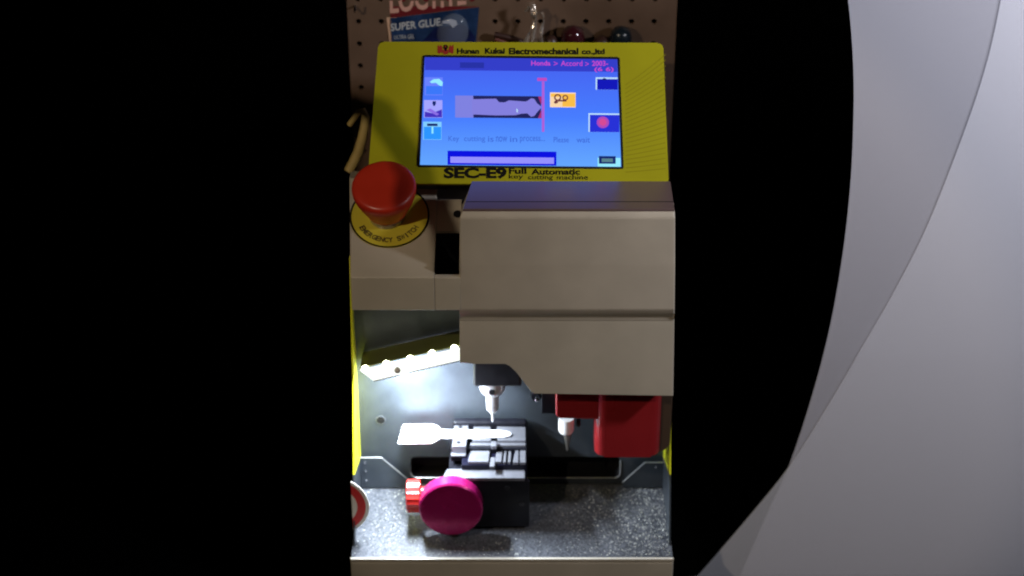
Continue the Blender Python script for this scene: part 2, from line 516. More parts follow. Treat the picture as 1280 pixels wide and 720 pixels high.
yk, zk = -.012, .4220                   # crease between deck and front face
t25 = math.tan(R(25))
def deck_z(y): return zk + (y - yk) * t25
dl = -.2003
deck = yz_prism('deck_cover', [(yk, .3745), (yk, zk), (.130, deck_z(.130)), (.19, deck_z(.130) - .02), (.19, .3745)], dl, -.0960, BEIGE)
for v in deck.data.vertices:                  # the cover widens a little towards the back
    if v.co.x < -.15: v.co.x -= (v.co.y - yk) * .0613
yz_prism('front_apron', [(yk + .0003, .3747), (yk + .0003, zk - .001), (yk + .006, zk + .0015), (yk + .006, .3747)], -.0958, -.0640, BEIGE, .0008)
MB().box((-.0957, yk + .007, .376), (-.0953, .0546, deck_z(.02)), BLACK).build('slot_shade_wall', M)  # black liner puts the slot's shade into the colour
yz_prism('slot_shade_floor', [(yk + .0062, .376), (yk + .0062, .392), (.0545, .392), (.0545, deck_z(.0545) - .005), (.0549, deck_z(.0545) - .005), (.0549, .376)], -.0958, -.0640, BLACK, 0)  # black liner for the slot's shade, over beige moulding
yz_prism('cable_bracket', [(.055, .376), (.055, deck_z(.055) - .002), (.100, deck_z(.100) - .001), (.100, .376)], -.0957, -.0640, BEIGE, .0008)
yz_prism('gap_shade', [(.101, .376), (.101, deck_z(.10) - .004), (.16, deck_z(.10)), (.16, .376)], -.0958, .18, BLACK, 0)  # black block put in for the shade of the gaps under the panel
fd = Frame((0, yk, zk), (1, 0, 0), (0, math.cos(R(25)), math.sin(R(25))))
a, b = fd.px(572, 268)
MB().lathe(fd.P(a, b, .0002), fd.n, [(0, .0052), (.0016, .0052), (.0016, .0035)], BLACK, 24).build('cable_grommet', M)

# stop button
cx, cy = fd.px(487, 270)
cx0 = fd.px(437, 270)[0]; rs = cx - cx0
SB = bpy.data.objects.new('stop_button', None); COL.objects.link(SB); SB.parent = M; SB.empty_display_size = .01
st = MB(); st.prism(circle(cx, cy, rs, 72), fd, .0002, .0009, STICKY)
ring(st, fd, cx, cy, rs * .955, rs * 1.0, .0012, INK)
def curved_text(mb, txt, fr_, cx, cy, r, a_mid, span, hgt, h, m):
    n = len(txt)
    for k, ch in enumerate(txt):
        if ch == ' ': continue
        a = R(a_mid - span / 2 + span * (k + .5) / n)
        o = fr_.P(cx + r * math.cos(a), cy + r * math.sin(a), h)
        u = fr_.u * -math.sin(a) + fr_.v * math.cos(a); v = -(fr_.u * math.cos(a) + fr_.v * math.sin(a))
        f2 = Frame(o, u, v); wd = hgt * .72
        mb.text(ch, f2, (-wd / 2 * (.35 if ch == 'I' else 1), -hgt / 2, wd / 2 * (.35 if ch == 'I' else 1), hgt / 2), 0, m, bold=.035)
curved_text(st, 'EMERGENCY SWITCH', fd, cx, cy, rs * .76, -90, 128, rs * .15, .0012, mat('worn_black_ink', (.10, .075, .02), .5))
st.build('sticker', SB)
ax = (fd.n + Vector((-.02, 0, 0))).normalized(); bo = fd.P(cx - .003, cy + .002, 0)
MB().lathe(bo, ax, [(.001, .024), (.006, .024), (.006, .0205), (.030, .0205)], COLLAR, 40).build('collar', SB)
MB().lathe(bo, ax, [(.012, .0225), (.013, .0265), (.024, .0305), (.036, .0355), (.046, .0388), (.052, .0402), (.057, .0403), (.0600, .0390), (.0618, .036), (.0627, .030), (.0632, .015), (.0632, .0002)], RED, 64).build('push_head', SB)

# hood: upper shell and lower flap, both with moulded draft
def draft(x, z):
    k = (.507 - z) / .262
    return x + (-.0036 * k if x < 0 else .010 * k)
hood = yz_prism('hood', [(.0102, .3465), (.0092, .3545), (.0040, .3620), (.0003, .3700), (-.0010, .435), (0, .500), (.004, .5065), (.022, .5075), (.0225, .5068), (.024, .5068), (.0245, .5076), (.076, .5078), (.076, .47), (.12, .46), (.12, .3465)],
         -.0640, .1985, BEIGE_GLOSS, .0022, 3, draft)
fl = XZ(.0104)
fpts = [(574.6, 395), (575, 452), (592, 453), (632, 452), (638, 455), (645, 463), (664, 488), (668, 490.5), (842, 493.5), (842, 395)]
fpoly = [fl.px(*p) for p in fpts]; fpoly = [(min(a, draft(.1985, .25)), b) for a, b in fpoly]
fpoly = fpoly[::-1]
flap = MB().prism(fpoly, fl, -.055, 0, BEIGE, .0012, 3).build('hood_flap', M)
tp = MB().box((-.0632, .0045, .5064), (.1978, .0757, .5098), TOPGLOSS, .0008, 3)
tp.box((-.0628, .0222, .5090), (.1974, .0236, .5100), BLACK); top_plate = tp.build('hood_top_plate', M)
for o in (hood, top_plate):                                        # rounded shoulder at the left of the top
    for v in o.data.vertices:
        if v.co.x < 0 and v.co.z > .498: v.co.x += max(0, min(1, v.co.y / .075)) * .010 + (v.co.z - .498) * .25
for v in top_plate.data.vertices: v.co.z += v.co.y / .0757 * .0022   # the glossy plate rises a little to the back
for o in (hood, top_plate, flap): o.location = (0, -.011, .0048)
# spindle under the hood
SPY = .100
SPN = bpy.data.objects.new('spindle', None); COL.objects.link(SPN); SPN.parent = M; SPN.empty_display_size = .01
top = atY(621, 452, SPY); bot = atY(621, 473, SPY)
b1 = atY(592, 473, SPY - .02); 
MB().box((atY(592, 473, SPY).x, SPY - .022, bot.z), (atY(652, 473, SPY).x, SPY + .022, .345), BLACK, .004, 3).build('spindle_housing', SPN)
cc = atY(615.5, 473, SPY); zz = lambda y: atY(615.5, y, SPY).z
MB().lathe((cc.x, SPY, zz(473)), (0, 0, -1), [(-.004, .0178), (zz(473) - zz(484), .0178), (zz(473) - zz(489), .0150), (zz(473) - zz(492), .009), (zz(473) - zz(510), .0085), (zz(473) - zz(513), .006)], STEELB, 40).build('chuck', SPN)
MB().lathe((cc.x - .0005, SPY - .0170, zz(481)), (0, -1, 0), [(0, .0042), (.0022, .0042), (.0022, .003)], BLACK, 20).build('set_screw', SPN)
MB().lathe((cc.x, SPY, zz(513) + .004), (0, 0, -1), [(0, .0045), (.006, .0042), (.010, .0018), (zz(513) + .004 - zz(526), .0014), (zz(513) + .004 - zz(527.5), .0006)], STEELB, 20).build('cutter', SPN)

# red cover and probe
fc = XZ(.034)
pa = [(695, 486), (695, 522), (699, 525.5), (752, 527), (752, 486)]
MB().prism([fc.px(*p) for p in pa][::-1], fc, -.055, -.004, REDCOV, .0022, 3).build('cover_arm', M)
bx0, bx1 = fc.px(744.5, 540)[0], fc.px(826, 540)[0]; bz0, bz1 = fc.px(780, 571.5)[1], fc.px(780, 486)[1]
fz_ = Frame((0, 0, bz0), (1, 0, 0), (0, 1, 0))
MB().prism(rpoly(bx0, .034, bx1, .100, .013, 8), fz_, 0, bz1 - bz0, REDCOV, .0035, 3).build('red_cover', M)
f2 = XZ(.046); p2 = [(818, 486), (818, 567), (830, 564), (845, 556), (845, 486)]
MB().prism([(min(a, .2122), b) for a, b in [f2.px(*p) for p in p2][::-1]], f2, -.04, 0, mat('smoked_brown_guard', (.07, .045, .03), .4), .002).build('cover_guard', M)
PRB = bpy.data.objects.new('probe', None); COL.objects.link(PRB); PRB.parent = M; PRB.empty_display_size = .01
PY = .085; pc = atY(708, 525, PY); pz = lambda y: atY(708, y, PY).z
MB().lathe((pc.x, PY, pz(522)), (0, 0, -1), [(0, .0105), (pz(522) - pz(537), .0105), (pz(522) - pz(540), .0085)], WHITEP, 32).build('probe_collar', PRB)
MB().lathe((pc.x + .002, PY, pz(540)), (0, 0, -1), [(0, .006), (pz(540) - pz(548), .0045), (pz(540) - pz(556), .0022), (pz(540) - pz(563), .0012)], mat('dull_probe_steel', (.22, .20, .18), .35, metal=.7), 20).build('probe_tip', PRB)
q = atY(723, 531, PY)
MB().lathe((q.x, PY, pz(525)), (0, 0, -1), [(0, .003), (.009, .003), (.010, .002)], BLACK, 14).build('stop_pin', PRB)
q = atY(671, 499, .08)
bl = MB().lathe(q + Vector((0, .012, 0)), (-.25, -1, .1), [(-.02, .0075), (.006, .0075), (.008, .006)], BLKMETAL, 24).build('bolt_boss', M)
MB().lathe(q + Vector((.001, -.001, .0015)), (-.25, -1, .1), [(0, .0035), (.003, .0030), (.004, .0012)], CHROME, 16).build('bolt_head', bl)
MB().box((atY(677, 495, .08).x, .07, atY(677, 512, .08).z), (atY(697, 495, .08).x, .10, .24), BLKMETAL, .001).build('cover_hinge', M)

# LED light bar
LB = bpy.data.objects.new('light_bar', None); COL.objects.link(LB); LB.parent = M; LB.empty_display_size = .01
LY = .085
A_, B_, C_, D_ = atY(449, 462.5, LY), atY(575, 434.5, LY), atY(576, 450, LY - .012), atY(467, 476, LY - .012)
E_ = atY(450, 467, LY - .006)
nrm = (B_ - A_).cross(D_ - A_).normalized()
if nrm.y > 0: nrm = -nrm
def slab(pts, th, m, name, parent):
    b2 = bmesh.new(); n = len(pts)
    f = [b2.verts.new(p) for p in pts]; k = [b2.verts.new(p - nrm * th) for p in pts]
    b2.faces.new(f); b2.faces.new(k[::-1])
    for i in range(n): b2.faces.new((f[i], f[(i + 1) % n], k[(i + 1) % n], k[i]))
    b = MB(); b.merge(b2, m); return b.build(name, parent)
slab([A_, B_, C_, D_], .0018, PLATE_GLOW, 'lit_plate', LB)
low = (C_ - D_).normalized()
MB().tube([D_ + Vector((0, .001, -.0008)), C_ + Vector((0, .001, -.0008))], .0013, mat('bar_edge_grey', (.06, .065, .07), .5), 8).build('bar_edge', LB)
brk = [A_ + Vector((.001, .002, .001)), B_ + Vector((0, .002, .001)), Vector((B_.x, YBACK - .001, B_.z - .006)), Vector((A_.x + .001, YBACK - .001, A_.z - .006))]  # shelf added to keep LED light off the back plate above
b2 = bmesh.new(); f = [b2.verts.new(p) for p in brk]; k = [b2.verts.new(p + Vector((0, 0, .0015))) for p in brk]
b2.faces.new(f); b2.faces.new(k[::-1])
for i in range(4): b2.faces.new((f[i], f[(i + 1) % 4], k[(i + 1) % 4], k[i]))
bb = MB(); bb.merge(b2, mat('olive_shade_bracket', (.12, .13, .035), .5, var=.1)); bb.build('bar_shade_bracket', LB)
for x, y in ((456.5, 461), (483, 455), (512.5, 448.5), (540, 442), (568, 435.5)):
    p = atY(x, y, LY - .003)
    MB().lathe(p, (nrm + Vector((0, 0, .7))), [(-.002, .0046), (.0012, .0046), (.0028, .0036), (.0038, .0012)], LEDW, 18).build('led', LB)
p = atY(497, 463, LY - .009)
sc = MB().lathe(p, nrm, [(0, .0042), (.002, .0042), (.0032, .0030)], mat('screw_grey', (.10, .10, .10), .35, metal=.5), 20)
sc.build('screw', LB)
mid = (A_ + B_ + C_ + D_) / 4 + nrm * .010 + Vector((-.012, .004, -.018))
L = lamp('led_bar_lamp', 'AREA', mid, mid + Vector((.030, .008, -.1)), 4.2, (.76, .87, 1.0), size=.095, size_y=.012)
L.parent = LB

# clamp carriage
CL = bpy.data.objects.new('clamp', None); COL.objects.link(CL); CL.parent = M; CL.empty_display_size = .01
ZT = .110
xl, xr = atz(560, 560, .09).x, atz(658, 560, .09).x
fy = .036
MB().box((xl + .002, fy + .001, .0008), (xr + .001, .128, .082), BLKMETAL, .002).build('carriage', CL)
q0, q1 = atz(566, 522, ZT - .006), atz(658, 522, ZT - .006)
MB().box((q0.x - .001, .0770, .0825), (q1.x, .1208, ZT - .0072), BLKMETAL, .001, 2).build('jaw_block', CL)
MB().box((q0.x + .001, .1215, .0825), (q1.x + .001, .1340, .1165), BLKMETAL, .004, 3).build('rear_guard', CL)
# upper jaw plate (two pieces with a gap), seen from above
def zplate(name, pts, z, th, m, bev=.0008):
    P = [atz(x, y, z) for x, y in pts]; fz = Frame((0, 0, z), (1, 0, 0), (0, 1, 0))
    return MB().prism([(p.x, p.y) for p in P], fz, -th, 0, m, bev).build(name, CL)
zplate('jaw_plate', [(590.5, 550.5), (614, 550.5), (613, 533), (592, 533)], ZT, .007, STEEL)
zplate('jaw_plate', [(622, 550.5), (657, 550.5), (657, 533.5), (621, 533)], ZT, .007, STEEL)
zplate('jaw_rail', [(588, 556.5), (657, 556.5), (657, 553.5), (588, 553.5)], ZT - .004, .004, STEEL, .0005)
zplate('jaw_button', [(614, 557.5), (621, 557.5), (621, 551), (614, 551)], ZT + .001, .006, STEEL, .0012)
# stop block with two holes
sbk = [(565, 558), (582.5, 558), (586, 529), (568, 529.5)]
zplate('stop_block', sbk, ZT + .0005, .012, STEEL)
zplate('stop_block_step', [(563.5, 569), (581, 569), (582, 560), (565, 560)], ZT - .012, .010, BLKMETAL)
zplate('stop_block_sill', [(564, 569.5), (582, 569.5), (582, 565.5), (564, 565.5)], ZT - .0105, .002, STEEL, .0004)
for x, y in ((575.5, 534), (573, 553)):
    p = atz(x, y, ZT + .0007); MB().lathe(p, (0, 0, 1), [(0, .0027), (.0006, .0027)], BLACK, 18).build('screw_hole', CL)
# lower jaw: pale block and stepped fingers on a dark face
LZ = ZT - .010
MB().box((xl + .020, .0485, .0825), (xr, .0765, LZ - .0042), mat('blue_black_metal', (.003, .003, .010), .4, spec=.2), .001).build('lower_jaw', CL)
for pts in ([(585, 577), (610.5, 577), (612, 563.5), (588, 563.5)], [(619, 577), (626.5, 577), (628, 564), (620.5, 564)],
            [(612, 583), (618, 583), (619, 571.5), (613.5, 571.5)], [(629, 577.5), (632, 577.5), (633, 564), (630.5, 564)],
            [(635, 577.5), (638, 577.5), (639, 564), (636, 564)], [(641, 578), (648, 578), (648, 559.5), (645, 559.5)],
            [(650, 578), (657, 578), (657, 558.5), (652, 558.5), (650, 562)]):
    zplate('jaw_finger', pts, LZ, .004, STEEL, .0004)
# bright front bar
fb = [atz(553, 597.5, .0835), atz(655, 597.5, .0835)]
zplate('front_bar', [(553, 597.5), (656, 597.5), (656, 585.5), (559, 586)], .0875, .005, STEEL, .0008)
MB().box((xl + .001, .030, .006), (xr + .004, fy, .0823), BLKMETAL, .0015).build('front_block', CL)
for x, y in ((634, 610), (652, 630)):
    p = atY(x, y, .030); MB().lathe(p, (0, -1, 0), [(0, .0036), (.001, .0036), (.0012, .0028)], mat('dull_black_screw', (.03, .03, .035), .3, metal=.5), 18).build('block_screw', CL)
# knobs
kc = atY(563.5, 638, .004)
KN = MB().lathe((kc.x, .0298, kc.z), (0, -1, 0), [(0, .018), (.004, .018), (.005, .0405), (.006, .0425), (.0235, .0425), (.0258, .0405), (.0262, .038), (.0262, .0002)], PINK, 96, knurl=.012); KN.build('clamp_knob', CL)
kx = atY(508, 620, .045); kx2 = atY(526, 620, .045)
b = MB().lathe((kx.x, .045, kx.z), (1, 0, 0), [(0, .019), (.0015, .0215), (kx2.x - kx.x - .0015, .0215), (kx2.x - kx.x, .0195), (kx2.x - kx.x, .012), (xl - kx.x + .004, .012)], REDKNOB, 36, knurl=.05)
b.build('side_knob', CL)

# round prohibition sign at the left edge of the tray
ft = XZ(.011)
sx_, sy_ = ft.px(418, 633)
stk = MB(); rr = ft.px(461.5, 633)[0] - sx_
# only the part lying on the tray: clip the disc at the tray edge
def clip(poly, xmin): 
    out = []
    for i in range(len(poly)):
        p, q = poly[i], poly[(i + 1) % len(poly)]
        if p[0] >= xmin: out.append(p)
        if (p[0] >= xmin) != (q[0] >= xmin):
            t = (xmin - p[0]) / (q[0] - p[0]); out.append((xmin, p[1] + t * (q[1] - p[1])))
    return out
EDGEX = -W + .0012
stk.prism(clip(circle(sx_, sy_, rr, 96), EDGEX), ft, -.0012, 0, STICKW)
stk.flat(clip(circle(sx_, sy_, rr * .90, 96), EDGEX), ft, .0002, STICKR)
stk.flat(clip(circle(sx_, sy_, rr * .66, 96), EDGEX), ft, .0004, STICKW)
stk.build('warning_sticker', M)

# ------------------------------------------------------------------ control panel with the screen
lean = R(45)
O = Vector((0.007, .078, .506))
fp = Frame(O, (1, 0, 0.0), (0, math.sin(lean), math.cos(lean)))
CPN = bpy.data.objects.new('control_panel', None); COL.objects.link(CPN); CPN.parent = M; CPN.empty_display_size = .01
c4 = [fp.px(*p) for p in ((459, 229), (836, 231), (829, 53.5), (473, 52))]
MB().prism(rquad([(a * .985, .004 + b * .985) for a, b in c4], .008), fp, -.034, -.0065, BLACK, .002).build('panel_housing', CPN)
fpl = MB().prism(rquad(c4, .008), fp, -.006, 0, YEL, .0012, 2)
# printed arcs on the right
for k in range(22):
    y0 = 106 + k * 5.2; rise = 38 * (1 - k / 26) ** 1.3; pts = []
    for j in range(9):
        t = j / 8; x = 782 + t * 50; y = y0 - rise * (t * .85 + .15 * t * t)
        if y < 58 or y > 224: continue
        pts.append(fp.px(x, y))
    for j in range(len(pts) - 1):
        (a, b), (c, d) = pts[j], pts[j + 1]; hw = .0005
        fpl.flat([(a, b - hw), (c, d - hw), (c, d + hw), (a, b + hw)], fp, .0002, YEL_LINE)
def tx(mb, txt, x0, yb, x1, yt, m, h=.0003, bold=.0, **k):
    a, b = fp.px(x0, yb); c, _ = fp.px(x1, yb); _, d = fp.px(x0, yt)
    mb.text(txt, fp, (a, b, c, d), h, m, bold=bold, **k)
tx(fpl, 'Hunan', 571, 67.5, 599, 60.5, INK, bold=.045)
tx(fpl, 'Kukai', 606, 67.5, 631, 60, INK, bold=.045)
tx(fpl, 'Electromechanical', 636, 68.3, 723, 60, INK, bold=.045)
tx(fpl, 'co.,ltd', 727, 69.3, 756, 61, INK, bold=.045)
tx(fpl, 'SEC-E9', 554.5, 223.5, 633.5, 209.5, INK, bold=.05)
tx(fpl, 'Full', 636, 217.5, 658, 210, INK, bold=.035)
tx(fpl, 'Automatic', 664, 218.5, 725, 211, INK, bold=.035)
tx(fpl, 'key', 636, 225, 654, 217.8, INK, bold=.01)
tx(fpl, 'cutting', 660, 226, 691, 219, INK, bold=.01)
tx(fpl, 'machine', 696, 224.5, 735, 218.8, INK, bold=.01)
fo = fpl.build('faceplate', CPN)
# red crest left of the lettering
em = MB()
P = lambda *pts: [fp.px(*p) for p in pts]
for sg in (-1, 1):
    X = lambda d: 557 + sg * d
    pl_ = P((X(10), 56), (X(7.2), 58), (X(5.5), 56.2), (X(4), 60), (X(3.5), 67), (X(6), 65.5), (X(7.5), 67.5), (X(10), 66))
    em.flat(pl_ if sg < 0 else pl_[::-1], fp, .0004, REDINK)
em.flat(P((554.5, 68), (559.5, 68), (560.5, 63), (557, 60), (553.5, 63)), fp, .00045, REDINK)
em.flat([(a, b) for a, b in circle(*fp.px(557, 59), .0032, 20)], fp, .0006, INK)
em.flat(P((555.8, 64), (558.2, 64), (558, 59), (556, 59)), fp, .0006, INK)
em.flat(circle(*fp.px(557, 58.6), .0011, 12), fp, .0008, REDINK)
em.build('crest', CPN)

# screen: black bezel, lit display and what it shows
bz = [fp.px(*p) for p in ((521.5, 209), (779.5, 211.5), (774.5, 71.5), (528, 69))]
MB().prism(rquad(bz, .003), fp, -.001, .0010, BLACK, .0004).build('bezel', CPN)
def disp_mat():
    m = bpy.data.materials.new('display_backlight'); m.use_nodes = True; nt = m.node_tree; nt.nodes.clear()
    e = nt.nodes.new('ShaderNodeEmission'); o = nt.nodes.new('ShaderNodeOutputMaterial'); tc = nt.nodes.new('ShaderNodeTexCoord')
    sx = nt.nodes.new('ShaderNodeSeparateXYZ'); r = nt.nodes.new('ShaderNodeValToRGB')
    nt.links.new(tc.outputs['Generated'], sx.inputs[0]); nt.links.new(sx.outputs[2], r.inputs[0])
    r.color_ramp.elements[0].position = 0; r.color_ramp.elements[0].color = sr(101, 168, 255)
    r.color_ramp.elements[1].position = 1; r.color_ramp.elements[1].color = sr(70, 95, 240)
    x = r.color_ramp.elements.new(.45); x.color = sr(72, 125, 255)
    nt.links.new(r.outputs[0], e.inputs[0]); e.inputs[1].default_value = 1.0
    nt.links.new(e.outputs[0], o.inputs[0]); return m
E = lambda n, r, g, b: emit(n, sr(r, g, b), 1.0)
dsp = MB()
c_scr = ((525, 206.5), (776.5, 209), (771.5, 74.5), (531, 72))
dsp.flat([fp.px(*p) for p in c_scr], fp, .0012, disp_mat())
H1, H2, H3, H4 = .0014, .0016, .0018, .0020
def sl(x, y): return y + (x - 530) * .0095           # the display is turned a little
def rect(x0, y0, x1, y1, m, h=H1, lx=0):
    dsp.flat([fp.px(x0, sl(x0, y1)), fp.px(x1, sl(x1, y1)), fp.px(x1, sl(x1, y0)), fp.px(x0, sl(x0, y0))], fp, h, m)
def poly(pts, m, h=H2): dsp.flat([fp.px(x, sl(x, y)) for x, y in pts][::-1], fp, h, m)
def stx(t, x0, yb, x1, yt, m, h=H2, **k): tx(dsp, t, x0, yb, x1, yt, m, h, **k)
rect(531.2, 72.2, 771.4, 88, E('title_bar_blue', 52, 62, 200))
rect(575, 78, 605, 85, E('title_bar_smudge', 40, 50, 165), H2)
PINKT = E('magenta_text', 205, 75, 205)
stx('Honda', 664, 82.5, 688, 76.5, PINKT, bold=.02); stx('>', 692, 82.5, 697, 77.5, PINKT); stx('Accord', 701, 83, 728, 76.5, PINKT, bold=.01)
stx('>', 731.5, 83, 736, 78, PINKT); stx('2003-', 740, 83, 760, 76.5, PINKT, bold=.02)
stx('(6 6)', 743, 91, 767, 84.5, PINKT, bold=.02)
WH, CY, DB, NV = E('icon_pale', 190, 225, 255), E('icon_cyan', 150, 235, 255), E('icon_deep_blue', 20, 25, 185), E('icon_navy', 22, 40, 110)
LIL = E('icon_lilac', 165, 165, 255); MBL = E('icon_mid_blue', 60, 120, 250); SKY = E('icon_sky', 45, 150, 255); PURP = E('icon_purple', 70, 50, 190)
# left icons
rect(531, 97, 553.5, 119.5, E('icon_frame_blue', 105, 130, 255)); rect(532.5, 108, 553, 118.5, MBL, H2)
poly([(537, 103), (542, 99.5), (549, 99), (553.5, 103), (553, 108), (549.5, 107.5), (545, 104), (540, 104.5)], CY, H3)
rect(530, 125.5, 553, 147.5, LIL); poly([(531, 140), (540, 142), (552.5, 137), (552.5, 147), (531, 147)], PURP, H2)
poly([(533, 138), (538, 136), (549, 143), (546, 145)], E('icon_mauve', 140, 110, 230), H3)
poly([(541, 127), (545, 127), (545, 130), (543.5, 133), (542, 133), (540.5, 130)], NV, H3)
rect(529, 152.5, 552, 175, E('icon_sky_pale', 130, 205, 255)); rect(530, 159, 551.5, 174.5, SKY, H2)
rect(534, 155, 547, 158, NV, H3); rect(539.5, 159, 541.8, 167.5, CY, H3)
# right buttons
rect(744.5, 95, 772, 110.5, WH); rect(746.3, 97.2, 772, 110.5, DB, H2); poly([(753, 97.2), (755, 95.8), (758, 97), (757, 98.5), (754, 98.6)], NV, H3)
rect(735.5, 140, 774, 163.5, WH); rect(737.2, 142, 774, 163.5, E('button_blue', 40, 50, 215), H2)
dsp.flat(circle(*fp.px(753.5, 153.5), .0078, 28), fp, H3, E('button_red', 175, 75, 185)); dsp.flat(circle(*fp.px(753.5, 153.5), .0045, 20), fp, H4, E('button_red_core', 215, 75, 150))
rect(747, 195.5, 775.5, 206.5, CY); rect(748.5, 193.5, 769.5, 203, NV, H2); rect(752, 196.5, 766, 201, E('button_grey', 90, 130, 140), H3)
# key picture
rect(569, 119.5, 592, 147, E('key_head_lilac', 128, 130, 225)); rect(591.5, 119.5, 676, 147, E('key_frame_dark', 34, 36, 92))
key = [(590, 124), (620, 123), (624, 127.5), (631, 127.5), (636, 125), (657, 126.3), (660, 125), (664, 122), (668, 123), (671, 128), (677, 133), (671, 140), (668, 144), (664, 145.3), (659, 141), (652, 141.5), (644, 143.5), (620, 144), (590, 143)]
poly(key, E('key_blade_lilac', 132, 128, 222), H2)
poly([(672.5, 120), (677, 120), (677, 131)], E('key_corner_red', 170, 50, 120), H3); poly([(672.5, 147), (677, 147), (677, 136)], E('key_corner_red_low', 165, 55, 125), H3)
poly([(645.5, 135), (648, 137.5), (646.8, 138), (647.6, 140), (646.2, 140), (645.5, 139)], WH, H3)
rect(677.3, 101, 680.5, 164, E('cut_line_magenta', 175, 95, 215), H3); rect(671.5, 96.5, 683.5, 100.5, E('cut_mark_magenta', 195, 75, 190), H3)
# yellow picture button
rect(687.5, 114.5, 719.5, 133, E('picture_edge', 255, 225, 195)); rect(688.5, 116, 719, 132.2, E('picture_yellow', 250, 190, 75), H2)
rect(688.5, 120, 703, 132.2, E('picture_peach', 250, 215, 170), H3)
BR = E('picture_brown', 110, 55, 60)
ring(dsp, fp, *fp.px(697, 122.5), .0028, .0046, H4, BR, 20); ring(dsp, fp, *fp.px(706.5, 122.8), .0022, .0038, H4, BR, 20)
poly([(692, 127), (695.5, 123.5), (698, 127.5), (694, 129)], BR, .0022); rect(697, 124, 708, 126, BR, .0022)
# status line and progress bar
STX = E('status_text_blue', 62, 105, 215)
for t, x0, x1 in (('Key', 560.5, 574), ('cutting', 580, 606.5), ('is', 610, 617), ('now', 620, 634), ('in', 637.5, 646.5), ('process...', 650, 681), ('Please', 692, 711), ('wait', 720.5, 737.5)):
    stx(t, x0, sl(x0, 177 if t not in ('Key', 'cutting', 'process...') else 178.5), x1, sl(x1, 170), STX, bold=.005)
rect(559.5, 188.5, 695.5, 206, E('progress_blue', 12, 18, 225)); rect(563, 196, 692.5, 203.8, E('progress_lilac', 150, 145, 255), H2)
dsp.build('screen', CPN)

# ------------------------------------------------------------------ key blank lying in the clamp
kz = ZT + .0006
fk = Frame((0, 0, kz), (1, 0, 0), (0, 1, 0))
kp = [(497, 555.4), (504, 532), (541, 531.5), (547.5, 534), (551, 538.8), (578, 539.2), (622, 539.2), (632, 540), (638, 542), (639.5, 544), (637, 546.2), (630, 547.6), (600, 548.2), (552, 547.8), (548.5, 550.5), (543, 553.5), (539, 555.2)]
kpoly = [fk.px(*p) for p in kp][::-1]
KB = MB().prism(kpoly, fk, 0, .0022, mat('bright_nickel_blank', (.86, .86, .88), .32, metal=.25, var=.03), .0007, 2).build('key_blank')
tag(KB, 'white metal key blank with square head held flat in the clamp', 'key')
a, b = fk.px(513, 543.5)
MB().lathe(fk.P(a, b, .0023), fk.n, [(0, .0011), (.0002, .0009)], mat('blank_mark_grey', (.45, .45, .47), .5), 12).build('key_mark', KB)

# ------------------------------------------------------------------ metal shavings on the tray
sh = MB(); si = sh.mi(SHAVE); bm = sh.bm
def chip(x, y, s, z0=.0002):
    a = random.random() * 6.28; pts = []
    for k in range(3):
        t = a + k * 2.1 + random.uniform(-.5, .5); r = s * random.uniform(.5, 1.2)
        pts.append(bm.verts.new((x + r * math.cos(t), y + r * math.sin(t), z0 + random.random() * s * .7)))
    pk = bm.verts.new((x, y, z0 + s * random.uniform(.2, .6)))
    for i, j in ((0, 1), (1, 2), (2, 0)): f = bm.faces.new((pts[i], pts[j], pk)); f.material_index = si
for _ in range(5200):
    x = random.uniform(-W + .004, W - .004); y = random.uniform(-.026, YBACK - .012)
    pr = .30
    if x > .02: pr = min(1, .12 + (x - .06) * 7) if x > .05 else .1
    if xl - .01 < x < .03 and y > -.01: pr *= .25
    if random.random() > pr: continue
    chip(x, y, random.choice((.0006, .0008, .001, .0013)))
for _ in range(40):                                    # a few caught on the sill line of the back plate
    chip(random.uniform(-.19, .19), YBACK - .004 - random.random() * .006, .0007)
o = sh.build('metal_shavings', kind='stuff', smooth_angle=False)
o['label'] = 'bright metal shavings scattered over the grey chip tray'; o['category'] = 'shavings'

# ------------------------------------------------------------------ things on the pegboard
PK = thing('glue_packet', 'blue and red super glue packet hanging tilted on the pegboard', 'packet')
fk2 = Frame((0, PEGY - .030, 0), (1, 0, 0), (0, .05, 1))
def kx_(pts): return [fk2.px(*p) for p in pts]
MB().prism(kx_([(492, 96), (592, 96), (601, -60), (473, -60)]), fk2, -.0015, 0, CARD, .0004).build('card', PK)
MB().prism(kx_([(488.5, 22), (599, 8), (601, -58), (481, -58)]), fk2, .0003, .0008, PRED).build('red_panel', PK)
bl = MB().prism(kx_([(492, 95), (591, 95), (599, 8.6), (487.8, 22.6)]), fk2, .0003, .0010, PBLUE)
bl.prism(kx_([(527, 95), (590, 95), (594, 45), (580, 30), (545, 34), (529, 50)]), fk2, .0010, .0016, PNAVY, 0)
def kt(mb, t, x0, yb, x1, yt, m, rot, bold=.02, h=.002):
    a, b = fk2.px(x0, yb); c, _ = fk2.px(x1, yb); _, d = fk2.px(x0, yt); mb.text(t, fk2, (a, b, c, d), h, m, bold=bold, rot=rot)
kt(bl, 'SUPER GLUE.', 488.5, 38.5, 553, 29, PTEXT, .12, .02)
kt(bl, 'ULTRA GEL', 493, 48.5, 518, 43.5, PTEXT, .04, .0)
bl.build('blue_panel', PK)
lt = MB(); kt(lt, 'LOCTITE', 487.5, 17, 583, -12, PTEXTR, .125, .03, .0012); lt.build('brand_lettering', PK)
bz_ = MB(); b2 = bmesh.new(); bmesh.ops.create_uvsphere(b2, u_segments=24, v_segments=12, radius=1)
a, b = fk2.px(566, 40); mtx = fk2.mat() @ Matrix.Translation((a, b, .001)) @ Matrix.Rotation(R(-12), 4, 'Z') @ Matrix.Diagonal((.022, .028, .010, 1))
bz_.merge(b2, mat('clear_blister', (.5, .6, .75), .06, alpha=.14, coat=1), mtx, True); bz_.build('blister', PK)
